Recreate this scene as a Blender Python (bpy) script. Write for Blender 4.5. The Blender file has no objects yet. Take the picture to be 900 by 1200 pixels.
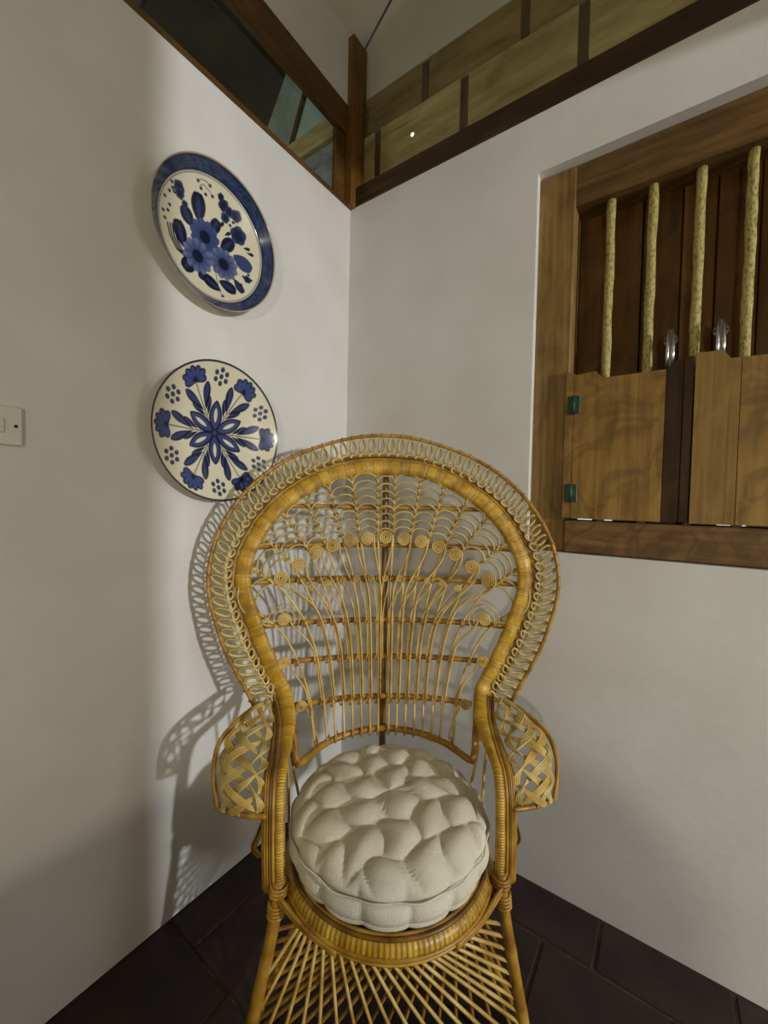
import bpy, math, random
import numpy as np
from mathutils import Vector, Matrix
random.seed(7); np.random.seed(7)
sc = bpy.context.scene
COL = sc.collection
PI = math.pi

# ------------------------------------------------------------------ camera, world, lights, exposure
YAW = 0.612541; PITCH = -0.03142; ROLL = 0.020307; FPX = 473.36
cam_d = bpy.data.cameras.new('camera'); cam = bpy.data.objects.new('camera', cam_d); COL.objects.link(cam)
cam.location = (1.14926, -1.34161, 1.24)
fw = Vector((-math.sin(YAW)*math.cos(PITCH), math.cos(YAW)*math.cos(PITCH), math.sin(PITCH)))
rt = Vector((math.cos(YAW), math.sin(YAW), 0)); up = rt.cross(fw)
r2 = rt*math.cos(ROLL) + up*math.sin(ROLL); u2 = -rt*math.sin(ROLL) + up*math.cos(ROLL)
cam.rotation_euler = Matrix((r2, u2, -fw)).transposed().to_euler()
cam_d.sensor_fit = 'VERTICAL'; cam_d.sensor_height = 24.0; cam_d.lens = FPX/1200*24.0
cam_d.clip_start = 0.02
sc.camera = cam

w = bpy.data.worlds.new('world'); sc.world = w; w.use_nodes = True
w.node_tree.nodes['Background'].inputs[0].default_value = (0.82, 0.90, 1.0, 1)
w.node_tree.nodes['Background'].inputs[1].default_value = 1.0

def point_light(name, loc, power, color, radius):
    l = bpy.data.lights.new(name, 'POINT'); l.energy = power; l.color = color; l.shadow_soft_size = radius
    o = bpy.data.objects.new(name, l); COL.objects.link(o); o.location = loc
    return o
point_light('doorway_lamp_light', (5.5, -1.25, 1.75), 480, (0.95, 0.98, 1.0), 0.09)
point_light('desk_lamp_light', (1.9, -2.9, 1.35), 46, (1.0, 0.955, 0.75), 0.07)
point_light('neighbour_room_light', (-1.0, -0.9, 2.5), 13, (0.88, 1.0, 0.90), 0.08)

vs = sc.view_settings
vs.view_transform = 'Standard'; vs.look = 'None'; vs.exposure = 0.0; vs.gamma = 1.0; vs.use_curve_mapping = False

# ------------------------------------------------------------------ helpers
def tag(o, label=None, cat=None, group=None, kind=None):
    if label: o['label'] = label
    if cat: o['category'] = cat
    if group: o['group'] = group
    if kind: o['kind'] = kind
    return o

class MB:
    def __init__(s): s.v = []; s.f = []
    def add(s, vs, fs):
        b = len(s.v); s.v += [tuple(p) for p in vs]; s.f += [tuple(i+b for i in f) for f in fs]
        return s
    def box(s, x0, x1, y0, y1, z0, z1, bev=0.0):
        if bev <= 0:
            vs = [(x, y, z) for x in (x0, x1) for y in (y0, y1) for z in (z0, z1)]
            return s.add(vs, [(0,1,3,2),(4,6,7,5),(0,4,5,1),(2,3,7,6),(0,2,6,4),(1,5,7,3)])
        c = Vector(((x0+x1)/2, (y0+y1)/2, (z0+z1)/2)); h = ((x1-x0)/2, (y1-y0)/2, (z1-z0)/2)
        b = min(bev, min(h)*.9)
        vs = []; idx = {}
        for sx in (-1, 1):
            for sy in (-1, 1):
                for sz in (-1, 1):
                    for a in range(3):
                        q = [sx*(h[0]-b), sy*(h[1]-b), sz*(h[2]-b)]
                        q[a] = (sx, sy, sz)[a]*h[a]
                        idx[(sx, sy, sz, a)] = len(vs); vs.append(tuple(c+Vector(q)))
        fs = []
        for a in range(3):
            o1, o2 = [i for i in range(3) if i != a]
            for sg in (-1, 1):
                k = []
                for (p, q) in ((-1,-1),(1,-1),(1,1),(-1,1)):
                    t = [0,0,0]; t[a] = sg; t[o1] = p; t[o2] = q; k.append(idx[(*t, a)])
                fs.append(tuple(k))
        for a in range(3):            # edges along axis a
            o1, o2 = [i for i in range(3) if i != a]
            for p in (-1, 1):
                for q in (-1, 1):
                    t0 = [0,0,0]; t1 = [0,0,0]; t0[a] = -1; t1[a] = 1
                    for t in (t0, t1): t[o1] = p; t[o2] = q
                    fs.append((idx[(*t0, o1)], idx[(*t1, o1)], idx[(*t1, o2)], idx[(*t0, o2)]))
        for sx in (-1, 1):
            for sy in (-1, 1):
                for sz in (-1, 1): fs.append(tuple(idx[(sx, sy, sz, a)] for a in range(3)))
        return s.add(vs, fs)
    def prism(s, poly, axis, a0, a1):
        """poly: 2-D outline; extruded along axis ('x','y','z') from a0 to a1"""
        def P(p, a):
            return {'x': (a, p[0], p[1]), 'y': (p[0], a, p[1]), 'z': (p[0], p[1], a)}[axis]
        n = len(poly)
        vs = [P(p, a0) for p in poly] + [P(p, a1) for p in poly]
        fs = [tuple(range(n)), tuple(range(2*n-1, n-1, -1))] + [(i, n+i, n+(i+1) % n, (i+1) % n) for i in range(n)]
        return s.add(vs, fs)
    def tube(s, pts, r, sides=6, closed=False, rfn=None, nrm=None, aspect=None):
        """round tube along pts. rfn(i)->radius factor; nrm: list of normals for flat profiles with aspect=(lateral, normal) radii"""
        P = [Vector(p) for p in pts]; n = len(P); vs = []; fs = []
        T = []
        for i in range(n):
            if closed: d = P[(i+1) % n]-P[i-1]
            else: d = P[min(i+1, n-1)]-P[max(i-1, 0)]
            T.append(d.normalized() if d.length > 1e-9 else Vector((0,0,1)))
        u = T[0].orthogonal().normalized(); us = []
        for i in range(n):
            if nrm is not None: u = Vector(nrm[i])
            u = (u - T[i]*u.dot(T[i]))
            u = u.normalized() if u.length > 1e-6 else T[i].orthogonal().normalized()
            us.append(u)
        for i in range(n):
            u = us[i]; v = T[i].cross(u)
            k = rfn(i) if rfn else 1.0
            if aspect: a, b = (aspect(i) if callable(aspect) else aspect); a *= k; b *= k
            else: a = b = r*k
            for j in range(sides):
                t = 2*PI*j/sides
                vs.append(P[i] + u*(b*math.cos(t)) + v*(a*math.sin(t)))
        m = n if closed else n-1
        for i in range(m):
            for j in range(sides):
                a = i*sides+j; b = i*sides+(j+1) % sides; c = ((i+1) % n)*sides+(j+1) % sides; d = ((i+1) % n)*sides+j
                fs.append((a, b, c, d))
        if not closed:
            fs.append(tuple(range(sides-1, -1, -1))); fs.append(tuple(range((n-1)*sides, n*sides)))
        return s.add(vs, fs)
    def lathe(s, prof, n=48, c=(0,0,0), closed_prof=False):
        vs = []; fs = []; m = len(prof)
        for i in range(n):
            t = 2*PI*i/n
            for (r, z) in prof: vs.append((c[0]+r*math.cos(t), c[1]+r*math.sin(t), c[2]+z))
        for i in range(n):
            for j in range(m if closed_prof else m-1):
                j2 = (j+1) % m
                fs.append((i*m+j, ((i+1) % n)*m+j, ((i+1) % n)*m+j2, i*m+j2))
        return s.add(vs, fs)
    def mesh(s, name):
        me = bpy.data.meshes.new(name); me.from_pydata(s.v, [], s.f); me.validate(); me.update()
        return me
    def build(s, name, mat, parent=None, smooth=False):
        me = s.mesh(name); me.materials.append(mat)
        if smooth: me.polygons.foreach_set('use_smooth', [True]*len(me.polygons))
        return link(name, me, parent)

def link(name, me, parent=None):
    o = bpy.data.objects.new(name, me); COL.objects.link(o)
    if parent: o.parent = parent
    return o
def empty(name, loc, rz=0):
    o = bpy.data.objects.new(name, None); COL.objects.link(o); o.location = loc; o.rotation_euler = (0, 0, rz)
    o.empty_display_size = .05
    return o
def fix_normals(o):
    import bmesh
    bm = bmesh.new(); bm.from_mesh(o.data); bmesh.ops.recalc_face_normals(bm, faces=bm.faces); bm.to_mesh(o.data); bm.free()

def crv(pts, n):
    """Catmull-Rom through pts, n samples, arc-length spaced"""
    P = [np.array(p, float) for p in pts]
    P = [2*P[0]-P[1]] + P + [2*P[-1]-P[-2]]
    out = []
    for i in range(1, len(P)-2):
        for k in range(16):
            t = k/16
            a, b, c, d = P[i-1:i+3]
            out.append(.5*((2*b)+(c-a)*t+(2*a-5*b+4*c-d)*t*t+(3*b-a-3*c+d)*t**3))
    out.append(P[-2]); out = np.array(out)
    L = np.concatenate([[0], np.cumsum(np.linalg.norm(np.diff(out, axis=0), axis=1))])
    s = np.linspace(0, L[-1], n)
    return np.stack([np.interp(s, L, out[:, k]) for k in range(out.shape[1])], 1)

# ------------------------------------------------------------------ materials
def srgb(r, g, b):
    f = lambda c: (c/255/12.92 if c/255 <= .04045 else ((c/255+.055)/1.055)**2.4)
    return (f(r), f(g), f(b), 1)
def base_mat(name, rough=.6, spec=.5):
    m = bpy.data.materials.new(name); m.use_nodes = True
    nt = m.node_tree; b = nt.nodes['Principled BSDF']
    b.inputs['Roughness'].default_value = rough; b.inputs['Specular IOR Level'].default_value = spec
    return m, nt, b
def noise_mat(name, c1, c2, scale=(8,8,8), detail=6, rough=.6, spec=.5, bump=0.0, bscale=None, lo=.35, hi=.65, dist=0.0, metal=0.0):
    m, nt, b = base_mat(name, rough, spec); N = nt.nodes.new; L = nt.links.new
    tc = N('ShaderNodeTexCoord'); mp = N('ShaderNodeMapping'); mp.inputs['Scale'].default_value = scale
    no = N('ShaderNodeTexNoise'); no.inputs['Scale'].default_value = 1; no.inputs['Detail'].default_value = detail
    no.inputs['Distortion'].default_value = dist
    cr = N('ShaderNodeValToRGB'); cr.color_ramp.elements[0].position = lo; cr.color_ramp.elements[1].position = hi
    cr.color_ramp.elements[0].color = c1; cr.color_ramp.elements[1].color = c2
    L(tc.outputs['Object'], mp.inputs[0]); L(mp.outputs[0], no.inputs[0]); L(no.outputs[0], cr.inputs[0]); L(cr.outputs[0], b.inputs['Base Color'])
    b.inputs['Metallic'].default_value = metal
    if bump:
        n2 = N('ShaderNodeTexNoise'); n2.inputs['Detail'].default_value = 5
        mp2 = N('ShaderNodeMapping'); mp2.inputs['Scale'].default_value = bscale or scale
        n2.inputs['Scale'].default_value = 1
        bp = N('ShaderNodeBump'); bp.inputs['Strength'].default_value = bump; bp.inputs['Distance'].default_value = .01
        L(tc.outputs['Object'], mp2.inputs[0]); L(mp2.outputs[0], n2.inputs[0]); L(n2.outputs[0], bp.inputs['Height']); L(bp.outputs[0], b.inputs['Normal'])
    return m
def wood_mat(name, dark, mid, light, axis='z', rough=.55, stain=.0, spec=.4, fine=60, coarse=5, world=False):
    """streaky grain along an axis, with knots of darker stain"""
    m, nt, b = base_mat(name, rough, spec); N = nt.nodes.new; L = nt.links.new
    tc = N('ShaderNodeTexCoord')
    def mapped(s_long, s_cross):
        mp = N('ShaderNodeMapping'); k = 'xyz'.index(axis); sc_ = [s_cross]*3; sc_[k] = s_long
        mp.inputs['Scale'].default_value = sc_; L(tc.outputs['Object'], mp.inputs[0])
        return mp
    n1 = N('ShaderNodeTexNoise'); n1.inputs['Scale'].default_value = 1; n1.inputs['Detail'].default_value = 6; n1.inputs['Distortion'].default_value = .6
    L(mapped(coarse*.5, fine).outputs[0], n1.inputs[0])
    n2 = N('ShaderNodeTexNoise'); n2.inputs['Scale'].default_value = 1; n2.inputs['Detail'].default_value = 4; n2.inputs['Distortion'].default_value = 1.5
    L(mapped(coarse, coarse*2.2).outputs[0], n2.inputs[0])
    cr = N('ShaderNodeValToRGB'); e = cr.color_ramp.elements
    e[0].position = .28; e[0].color = dark; e[1].position = .72; e[1].color = light
    k = cr.color_ramp.elements.new(.5); k.color = mid
    mx = N('ShaderNodeMix'); mx.data_type = 'FLOAT'; mx.inputs[0].default_value = .5
    L(n1.outputs[0], mx.inputs[2]); L(n2.outputs[0], mx.inputs[3]); L(mx.outputs[0], cr.inputs[0])
    out = cr.outputs[0]
    if stain > 0:
        n3 = N('ShaderNodeTexNoise'); n3.inputs['Scale'].default_value = 6.5; n3.inputs['Detail'].default_value = 6; n3.inputs['Distortion'].default_value = 1.2
        L(tc.outputs['Object'], n3.inputs[0])
        # water-mark contour lines: narrow band of the noise value
        mth = N('ShaderNodeMath'); mth.operation = 'PINGPONG'; mth.inputs[1].default_value = .13
        L(n3.outputs[0], mth.inputs[0])
        c2 = N('ShaderNodeValToRGB'); c2.color_ramp.elements[0].position = 0; c2.color_ramp.elements[0].color = (1-stain,)*3+(1,)
        c2.color_ramp.elements[1].position = .075; c2.color_ramp.elements[1].color = (1,1,1,1)
        L(mth.outputs[0], c2.inputs[0])
        mul = N('ShaderNodeMix'); mul.data_type = 'RGBA'; mul.blend_type = 'MULTIPLY'; mul.inputs[0].default_value = 1
        L(out, mul.inputs[6]); L(c2.outputs[0], mul.inputs[7]); out = mul.outputs[2]
    L(out, b.inputs['Base Color'])
    bp = N('ShaderNodeBump'); bp.inputs['Strength'].default_value = .35; bp.inputs['Distance'].default_value = .004
    L(n1.outputs[0], bp.inputs['Height']); L(bp.outputs[0], b.inputs['Normal'])
    return m

M = {}
M['wall'] = noise_mat('white_wall_paint', srgb(216, 213, 207), srgb(226, 224, 220), (3,3,3), 5, .75, .25, .10, (30,30,30))
M['ceil'] = noise_mat('ceiling_paint', srgb(205, 200, 186), srgb(220, 216, 204), (3,3,3), 4, .8, .2, .1, (40,40,40))
M['timber'] = noise_mat('brown_timber_wall', srgb(80,66,44), srgb(106,90,62), (4,4,1), 5, .7, .3)
M['tile'] = noise_mat('dark_floor_tile', srgb(34, 25, 26), srgb(58, 44, 42), (7,7,7), 8, .5, .35, .12, (40,40,40), .3, .75)
M['grout'] = noise_mat('floor_grout', srgb(66, 52, 44), srgb(86, 70, 58), (20,20,20), 4, .9, .2)
M['jamb'] = wood_mat('weathered_frame_wood', srgb(88,64,28), srgb(132,102,54), srgb(160,128,74), 'z', .6)
M['head'] = wood_mat('dark_head_wood', srgb(66,44,18), srgb(100,72,34), srgb(128,96,50), 'x', .6)
M['sill'] = wood_mat('cracked_sill_wood', srgb(70,46,22), srgb(118,86,48), srgb(150,116,72), 'x', .65, .35)
M['shutter'] = wood_mat('stained_shutter_wood', srgb(108,78,28), srgb(146,110,50), srgb(170,134,68), 'z', .55, .32, fine=45)
M['shutter2'] = wood_mat('plain_shutter_wood', srgb(104,76,30), srgb(138,106,48), srgb(158,124,64), 'z', .55, fine=55)
M['shutterdk'] = wood_mat('dark_shutter_stile_wood', srgb(40,24,10), srgb(70,44,18), srgb(98,66,30), 'z', .6)
M['outer'] = wood_mat('dark_outer_shutter_wood', srgb(52,31,9), srgb(92,58,20), srgb(116,76,28), 'z', .35, fine=30)
M['bar'] = noise_mat('mossy_bamboo_bar', srgb(128,116,60), srgb(186,168,108), (190,190,90), 7, .6, .3, 0, (90,90,40), .36, .54)
M['darkrail'] = wood_mat('dark_brown_rail_wood', srgb(36,22,10), srgb(58,38,18), srgb(80,54,28), 'x', .5)
M['postwood'] = wood_mat('reddish_post_wood', srgb(70,44,12), srgb(108,72,20), srgb(132,92,32), 'z', .5)
M['clerail'] = wood_mat('clerestory_rail_wood', srgb(58,38,14), srgb(90,62,24), srgb(114,82,36), 'y', .5)
M['board'] = wood_mat('grey_brown_board', srgb(122,102,58), srgb(174,152,100), srgb(208,188,138), 'x', .7, fine=26, coarse=4)
M['board2'] = wood_mat('brown_upper_board', srgb(92,72,36), srgb(136,112,64), srgb(166,142,90), 'x', .7, fine=26, coarse=4)
M['batten'] = wood_mat('batten_wood', srgb(60,42,20), srgb(88,64,32), srgb(110,84,46), 'z', .6)
M['greybrd'] = wood_mat('neighbour_grey_board', srgb(104,104,108), srgb(142,142,144), srgb(176,176,174), 'x', .8, fine=30)
M['palegreen'] = noise_mat('neighbour_pale_panel', srgb(150,166,150), srgb(176,192,176), (5,5,5), 4, .8)
M['palegrey'] = noise_mat('neighbour_grey_panel', srgb(118,126,112), srgb(160,168,152), (5,9,5), 5, .8)
M['darkroom'] = noise_mat('neighbour_dark_timber', srgb(30,26,22), srgb(62,52,38), (3,3,3), 5, .7)
M['chrome'] = noise_mat('bolt_steel', srgb(190,190,195), srgb(214,214,220), (10,10,10), 2, .22, .5, metal=1.0)
M['green'] = noise_mat('green_hinge_paint', srgb(30,58,40), srgb(46,80,56), (30,30,30), 3, .45)
M['plastic'] = noise_mat('switch_plastic', srgb(206,202,190), srgb(214,210,198), (10,10,10), 2, .35)
M['black'] = noise_mat('screw_hole_black', srgb(14,12,10), srgb(24,22,18), (40,40,40), 2, .6)
def glass_mat():
    m = bpy.data.materials.new('window_glass'); m.use_nodes = True; nt = m.node_tree; nt.nodes.clear()
    N = nt.nodes.new; L = nt.links.new
    o = N('ShaderNodeOutputMaterial'); mx = N('ShaderNodeMixShader'); t = N('ShaderNodeBsdfTransparent'); g = N('ShaderNodeBsdfGlossy'); lw = N('ShaderNodeLayerWeight')
    t.inputs[0].default_value = (.90, .94, .91, 1); g.inputs['Roughness'].default_value = .02
    pw = N('ShaderNodeMath'); pw.operation = 'POWER'; pw.inputs[1].default_value = 4.0
    ad = N('ShaderNodeMath'); ad.operation = 'MULTIPLY_ADD'; ad.inputs[1].default_value = .8; ad.inputs[2].default_value = .05
    L(lw.outputs['Facing'], pw.inputs[0]); L(pw.outputs[0], ad.inputs[0]); L(ad.outputs[0], mx.inputs[0])
    L(t.outputs[0], mx.inputs[1]); L(g.outputs[0], mx.inputs[2]); L(mx.outputs[0], o.inputs[0])
    return m
M['glass'] = glass_mat()
def rattan(name, a, b, c, rough=.38, sc_=22):
    m, nt, bs = base_mat(name, rough, .5); N = nt.nodes.new; L = nt.links.new
    tc = N('ShaderNodeTexCoord'); no = N('ShaderNodeTexNoise'); no.inputs['Scale'].default_value = sc_; no.inputs['Detail'].default_value = 5
    cr = N('ShaderNodeValToRGB'); e = cr.color_ramp.elements; e[0].position = .3; e[0].color = a; e[1].position = .7; e[1].color = c
    k = e.new(.5); k.color = b
    L(tc.outputs['Object'], no.inputs[0]); L(no.outputs[0], cr.inputs[0]); L(cr.outputs[0], bs.inputs['Base Color'])
    return m
M['band'] = rattan('golden_wrapped_rattan', srgb(158,114,20), srgb(194,150,40), srgb(214,176,66))
def wrap_mat():
    m = rattan('wrapped_rattan_turns', srgb(166,122,26), srgb(198,154,46), srgb(216,178,70)); nt = m.node_tree
    b = nt.nodes['Principled BSDF']; src = b.inputs['Base Color'].links[0].from_socket
    at = nt.nodes.new('ShaderNodeVertexColor'); at.layer_name = 'wrap'
    mx = nt.nodes.new('ShaderNodeMix'); mx.data_type = 'RGBA'; mx.blend_type = 'MULTIPLY'; mx.inputs[0].default_value = 1
    nt.links.new(src, mx.inputs[6]); nt.links.new(at.outputs[0], mx.inputs[7]); nt.links.new(mx.outputs[2], b.inputs['Base Color'])
    return m
M['wrap'] = wrap_mat()
M['cane'] = rattan('pale_rattan_cane', srgb(176,138,58), srgb(204,170,88), srgb(222,194,118))
M['loop'] = rattan('faded_rattan_loop', srgb(160,134,64), srgb(190,166,98), srgb(214,194,132))
M['pole'] = rattan('brown_rattan_pole', srgb(122,84,20), srgb(166,122,38), srgb(192,150,62))
M['dark'] = rattan('dark_rattan_core', srgb(80,52,14), srgb(112,78,26), srgb(140,102,40))
M['fabric'] = noise_mat('off_white_cotton', srgb(206,198,176), srgb(222,215,196), (9,9,9), 5, .9, .15, .25, (260,260,260))

# ------------------------------------------------------------------ the setting
RX, RY = 6.6, -3.6
def struct(o): return tag(o, kind='structure')
# floor with real tiles
fl = struct(MB().box(-.1, RX, RY, .1, -.06, -.006).build('floor', M['grout']))
tl = MB().box(-.1475, .1475, -.1475, .1475, -.02, 0, .003).mesh('tile'); tl.materials.append(M['tile'])
cut = {}
def tile(x0, x1, y0, y1):
    key = (round(x1-x0, 3), round(y1-y0, 3))
    if key not in cut:
        me = MB().box(-key[0]/2, key[0]/2, -key[1]/2, key[1]/2, -.02, 0, .003).mesh('tile'); me.materials.append(M['tile']); cut[key] = me
    o = link('tile', cut[key], fl); o.location = ((x0+x1)/2, (y0+y1)/2, random.uniform(-.0012, .0006))
J = .004
rows = [(0, -.158, 1.03)] + [(-.158-.3*k, -.158-.3*(k+1), (.90 if k % 2 == 0 else 1.03)) for k in range(10)]
for (ya, yb, xj) in rows:
    x = xj - .3*math.ceil(xj/.3)
    while x < 3.3:
        a, b = max(x, 0.0), x+.3
        if b-a > .02: tile(a+J, b-J, yb+J, ya-J)
        x += .3

# walls
ZW = 2.466
wl = struct(MB().box(-.12, 0, RY, 0, 0, ZW).build('wall_left', M['wall']))
OX0, OX1, OZ0, OZ1 = .776, 1.70, 1.085, 2.282
wr = MB()
wr.box(-.12, OX0, 0, .16, 0, ZW); wr.box(OX1, RX+.12, 0, .16, 0, ZW)
wr.box(OX0, OX1, 0, .16, 0, OZ0); wr.box(OX0, OX1, 0, .16, OZ1, ZW)
struct(wr.build('wall_right', M['wall']))
struct(MB().box(-.12, RX+.12, RY-.12, RY, 0, 5.0).build('wall_back', M['timber']))
struct(MB().box(RX, RX+.12, RY, 0, 0, 5.0).build('wall_side', M['timber']))
pt_ = MB(); pt_.box(2.0, 2.1, -2.6, -.955, 0, 4.6); pt_.box(2.0, 2.1, -.1, 0, 0, 4.6); pt_.box(2.0, 2.1, -.955, -.1, 2.30, 4.6)
struct(pt_.build('wall_partition', M['wall']))
blocker = MB().box(.71, .83, -2.5, -1.56, 0, .75)  # unseen low slabs, added and shaped to cast shadows on both walls
blocker.prism([(1.15, 0), (1.15, .93), (1.45, .93), (1.53, .91), (1.59, .86), (1.62, .78), (1.62, 0)], 'y', -1.62, -1.57)
struct(blocker.build('shadow_blocker', M['timber']))
# upper parts: left wall above its clerestory, gable above the boards, ceiling slope
ZC = 3.165
SL = .86
struct(MB().box(-.10, 0, RY, -.012, 2.872, ZC+.0).build('wall_left_upper', M['wall']))
g = MB(); g.prism([(-.12, 2.955), (RX, 2.955), (RX, ZC), (1.8, ZC+1.8*SL), (0, ZC-.012), (-.12, ZC-.012)], 'y', .062, .10)
struct(g.build('wall_gable', M['ceil']))
c = MB(); c.prism([(-.1, ZC-.1*SL+.001), (1.85, ZC+1.85*SL), (RX+.12, ZC+.1), (RX+.12, ZC+.16), (1.85, ZC+1.85*SL+.06), (-.1, ZC-.1*SL+.06)], 'y', RY-.1, .058)
c2 = MB(); c2.v = c.v; c2.f = c.f
struct(c2.build('ceiling', M['ceil']))
# roof cap over the gable so that no sky leaks in
struct(MB().prism([(-.1, ZC-.1*SL+.03), (1.85, ZC+1.85*SL+.03), (RX+.12, ZC+.13), (RX+.12, ZC+.2), (1.85, ZC+1.85*SL+.1), (-.1, ZC-.1*SL+.1)], 'y', .04, .9).build('ceiling_eave', M['darkroom']))

# ---------- clerestory on the right: dark rail, boards with battens, glass
struct(MB().box(.03, RX, -.004, .10, ZW, 2.548, .004).build('trim_1', M['darkrail']))
cl = struct(MB().box(-.1, RX, .075, .10, 2.45, 2.97).build('window_3', M['darkroom']))
def brow(z0, z1, y, joints, bm='board'):
    for a, b in zip(joints[:-1], joints[1:]):
        o = MB().box(a+.016, b-.016, y, y+.016, z0, z1, .002).build('board', M[bm], cl)
        MB().box(b-.0165, b+.0165, y+.006, y+.014, z0, z1).build('batten', M['batten'], cl)
brow(2.50, 2.786, .050, [-.30, .098, .490, .886, 1.28, 1.67, 1.98])
brow(2.788, 2.955, .064, [-.075, .317, .700, 1.09, 1.48, 1.87], 'board2')
MB().add([(.03,.024,2.548),(RX,.024,2.548),(RX,.024,ZC+.02),(.03,.024,ZC+.02)],[(0,1,2,3)]).build('pane', M['glass'], cl)
# ---------- clerestory in the left wall
c3 = struct(MB().box(-.06, .004, RY, -.03, ZW-.002, 2.484, .003).build('window_2', M['clerail']))
MB().box(-.026, .006, RY, -.03, 2.757, 2.872, .003).build('top_rail', M['clerail'], c3)
MB().box(-.030, -.008, -.088, -.03, 2.484, 2.757, .003).build('stile', M['clerail'], c3)
MB().add([(-.020,RY,2.484),(-.020,-.085,2.484),(-.020,-.085,2.757),(-.020,RY,2.757)],[(0,1,2,3)]).build('pane', M['glass'], c3)
# corner post
struct(MB().box(-.03, .030, -.030, .06, ZW-.002, 3.150, .003).build('trim_2', M['postwood']))
# what shows through the left clerestory: the neighbouring room's end wall and dark timber roof
nb = struct(MB().box(-2.2, -.12, .07, .12, 2.0, 3.6).build('wall_neighbour', M['darkroom']))
MB().box(-1.0, -.10, .040, .07, 2.3, 2.852, .003).build('grey_board', M['greybrd'], nb)
MB().prism([(-.62, 2.858), (-.10, 2.858), (-.10, 2.955), (-.62, 2.955)], 'y', .025, .07).build('beam', M['board'], nb)
MB().prism([(-.10, 2.96), (-.10, 3.40), (-.20, 3.40), (-.42, 2.96)], 'y', .045, .07).build('pale_panel', M['palegreen'], nb)
MB().prism([(-.215, 3.42), (-.40, 3.42), (-.73, 2.96), (-.445, 2.96)], 'y', .040, .07).build('grey_panel', M['palegrey'], nb)
MB().prism([(-.43, 2.96), (-.41, 2.96), (-.19, 3.42), (-.215, 3.42)], 'y', .030, .07).build('bar', M['shutterdk'], nb)
struct(MB().box(-2.3, -2.2, RY, .12, 1.8, 3.9).build('wall_neighbour_side', M['darkroom']))
struct(MB().prism([(-2.3, 3.5), (-.12, 3.6), (-.12, 3.66), (-2.3, 3.56)], 'y', RY, .1).build('ceiling_neighbour', M['darkroom']))
struct(MB().box(-2.3, -.12, RY, .12, 1.74, 1.8).build('floor_neighbour', M['darkroom']))
struct(MB().box(-2.3, -.12, RY-.1, RY, 1.74, 3.7).build('wall_neighbour_back', M['darkroom']))

# ---------- barred window in the right wall
win = struct(MB().box(OX0-.004, .884, .030, .15, OZ0+.002, OZ1-.002, .004).build('window_1', M['jamb']))
MB().box(OX0-.003, OX1, .034, .15, 2.158, OZ1, .004).build('head', M['head'], win)
MB().box(1.62, OX1, .030, .15, OZ0+.002, 2.16, .004).build('jamb', M['jamb'], win)
sl = MB().box(.8845, 1.62, .012, .15, OZ0+.002, 1.186, .005).build('sill', M['sill'], win)
# outer closed shutters: vertical boards behind the bars
xs = [.884, .972, 1.06, 1.155, 1.235, 1.325, 1.42, 1.52, 1.62]
for i, (a, b) in enumerate(zip(xs[:-1], xs[1:])):
    y = .122 if i % 2 == 0 else .128
    MB().box(a+.0015, b-.0015, y, y+.018, 1.196, 2.17, .002).build('outer_board', M['outer'], win)
MB().box(.884, 1.62, .142, .152, 1.196, 2.17).build('outer_backing', M['outer'], win)
for (xa, xb) in ((.884, .903), (.948, .958), (1.005, 1.262), (1.325, 1.62)):  # added strips that block daylight under the boards, leaving short bright slits
    MB().box(xa, xb, .124, .14, 1.184, 1.197).build('gap_blocker', M['outer'], win)
for i, x in enumerate((.978, 1.084, 1.193, 1.299, 1.405, 1.51)):
    pts = [(x+random.uniform(-.0012, .0012), .070+random.uniform(-.001, .001), z) for z in np.linspace(1.185, 2.165, 26)]
    ph = random.uniform(0, 6)
    MB().tube(pts, .0122, 10, rfn=lambda k, ph=ph: 1+.05*math.sin(k*1.1+ph)+.03*math.sin(k*2.7)).build('bar', M['bar'], win, True)

# half-height swing shutters in front of the bars
def leaf_left():
    t = empty('half_shutter', (.877, .026, 1.193))
    ox, oz = .877, 1.193
    P = lambda pts: [(x-ox, z-oz) for x, z in pts]
    MB().prism(P([(.877,1.195),(.9005,1.195),(.9005,1.636),(.877,1.647)]), 'y', -.012, .012).build('hinge_stile', M['shutter'], t)
    MB().prism(P([(.902,1.193),(1.132,1.193),(1.132,1.612),(.980,1.613),(.959,1.635),(.902,1.632)]), 'y', -.012, .012).build('panel', M['shutter'], t)
    MB().prism(P([(1.1335,1.194),(1.172,1.194),(1.172,1.636),(1.147,1.635),(1.1335,1.613)]), 'y', .002, .018).build('dark_board', M['shutterdk'], t)
    MB().prism(P([(1.173,1.194),(1.1925,1.194),(1.1925,1.640),(1.173,1.637)]), 'y', -.008, .012).build('meeting_stile', M['shutterdk'], t)
    for z0 in (1.514, 1.244):
        h = MB().box(.884-ox, .9005-ox, -.0155, -.012, z0-oz, z0+.054-oz, .001).build('hinge', M['green'], t)
        MB().box(.9025-ox, .919-ox, -.0155, -.012, z0-oz, z0+.054-oz, .001).build('hinge_leaf', M['green'], h)
        MB().tube([(.9015-ox, -.0155, z0-oz-.002), (.9015-ox, -.0155, z0+.056-oz)], .0042, 8).build('hinge_pin', M['green'], h, True)
    tag(t, 'water-stained half-height wooden shutter with two green hinges, below the bars', 'shutter')
    return t
leaf_left()
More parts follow.
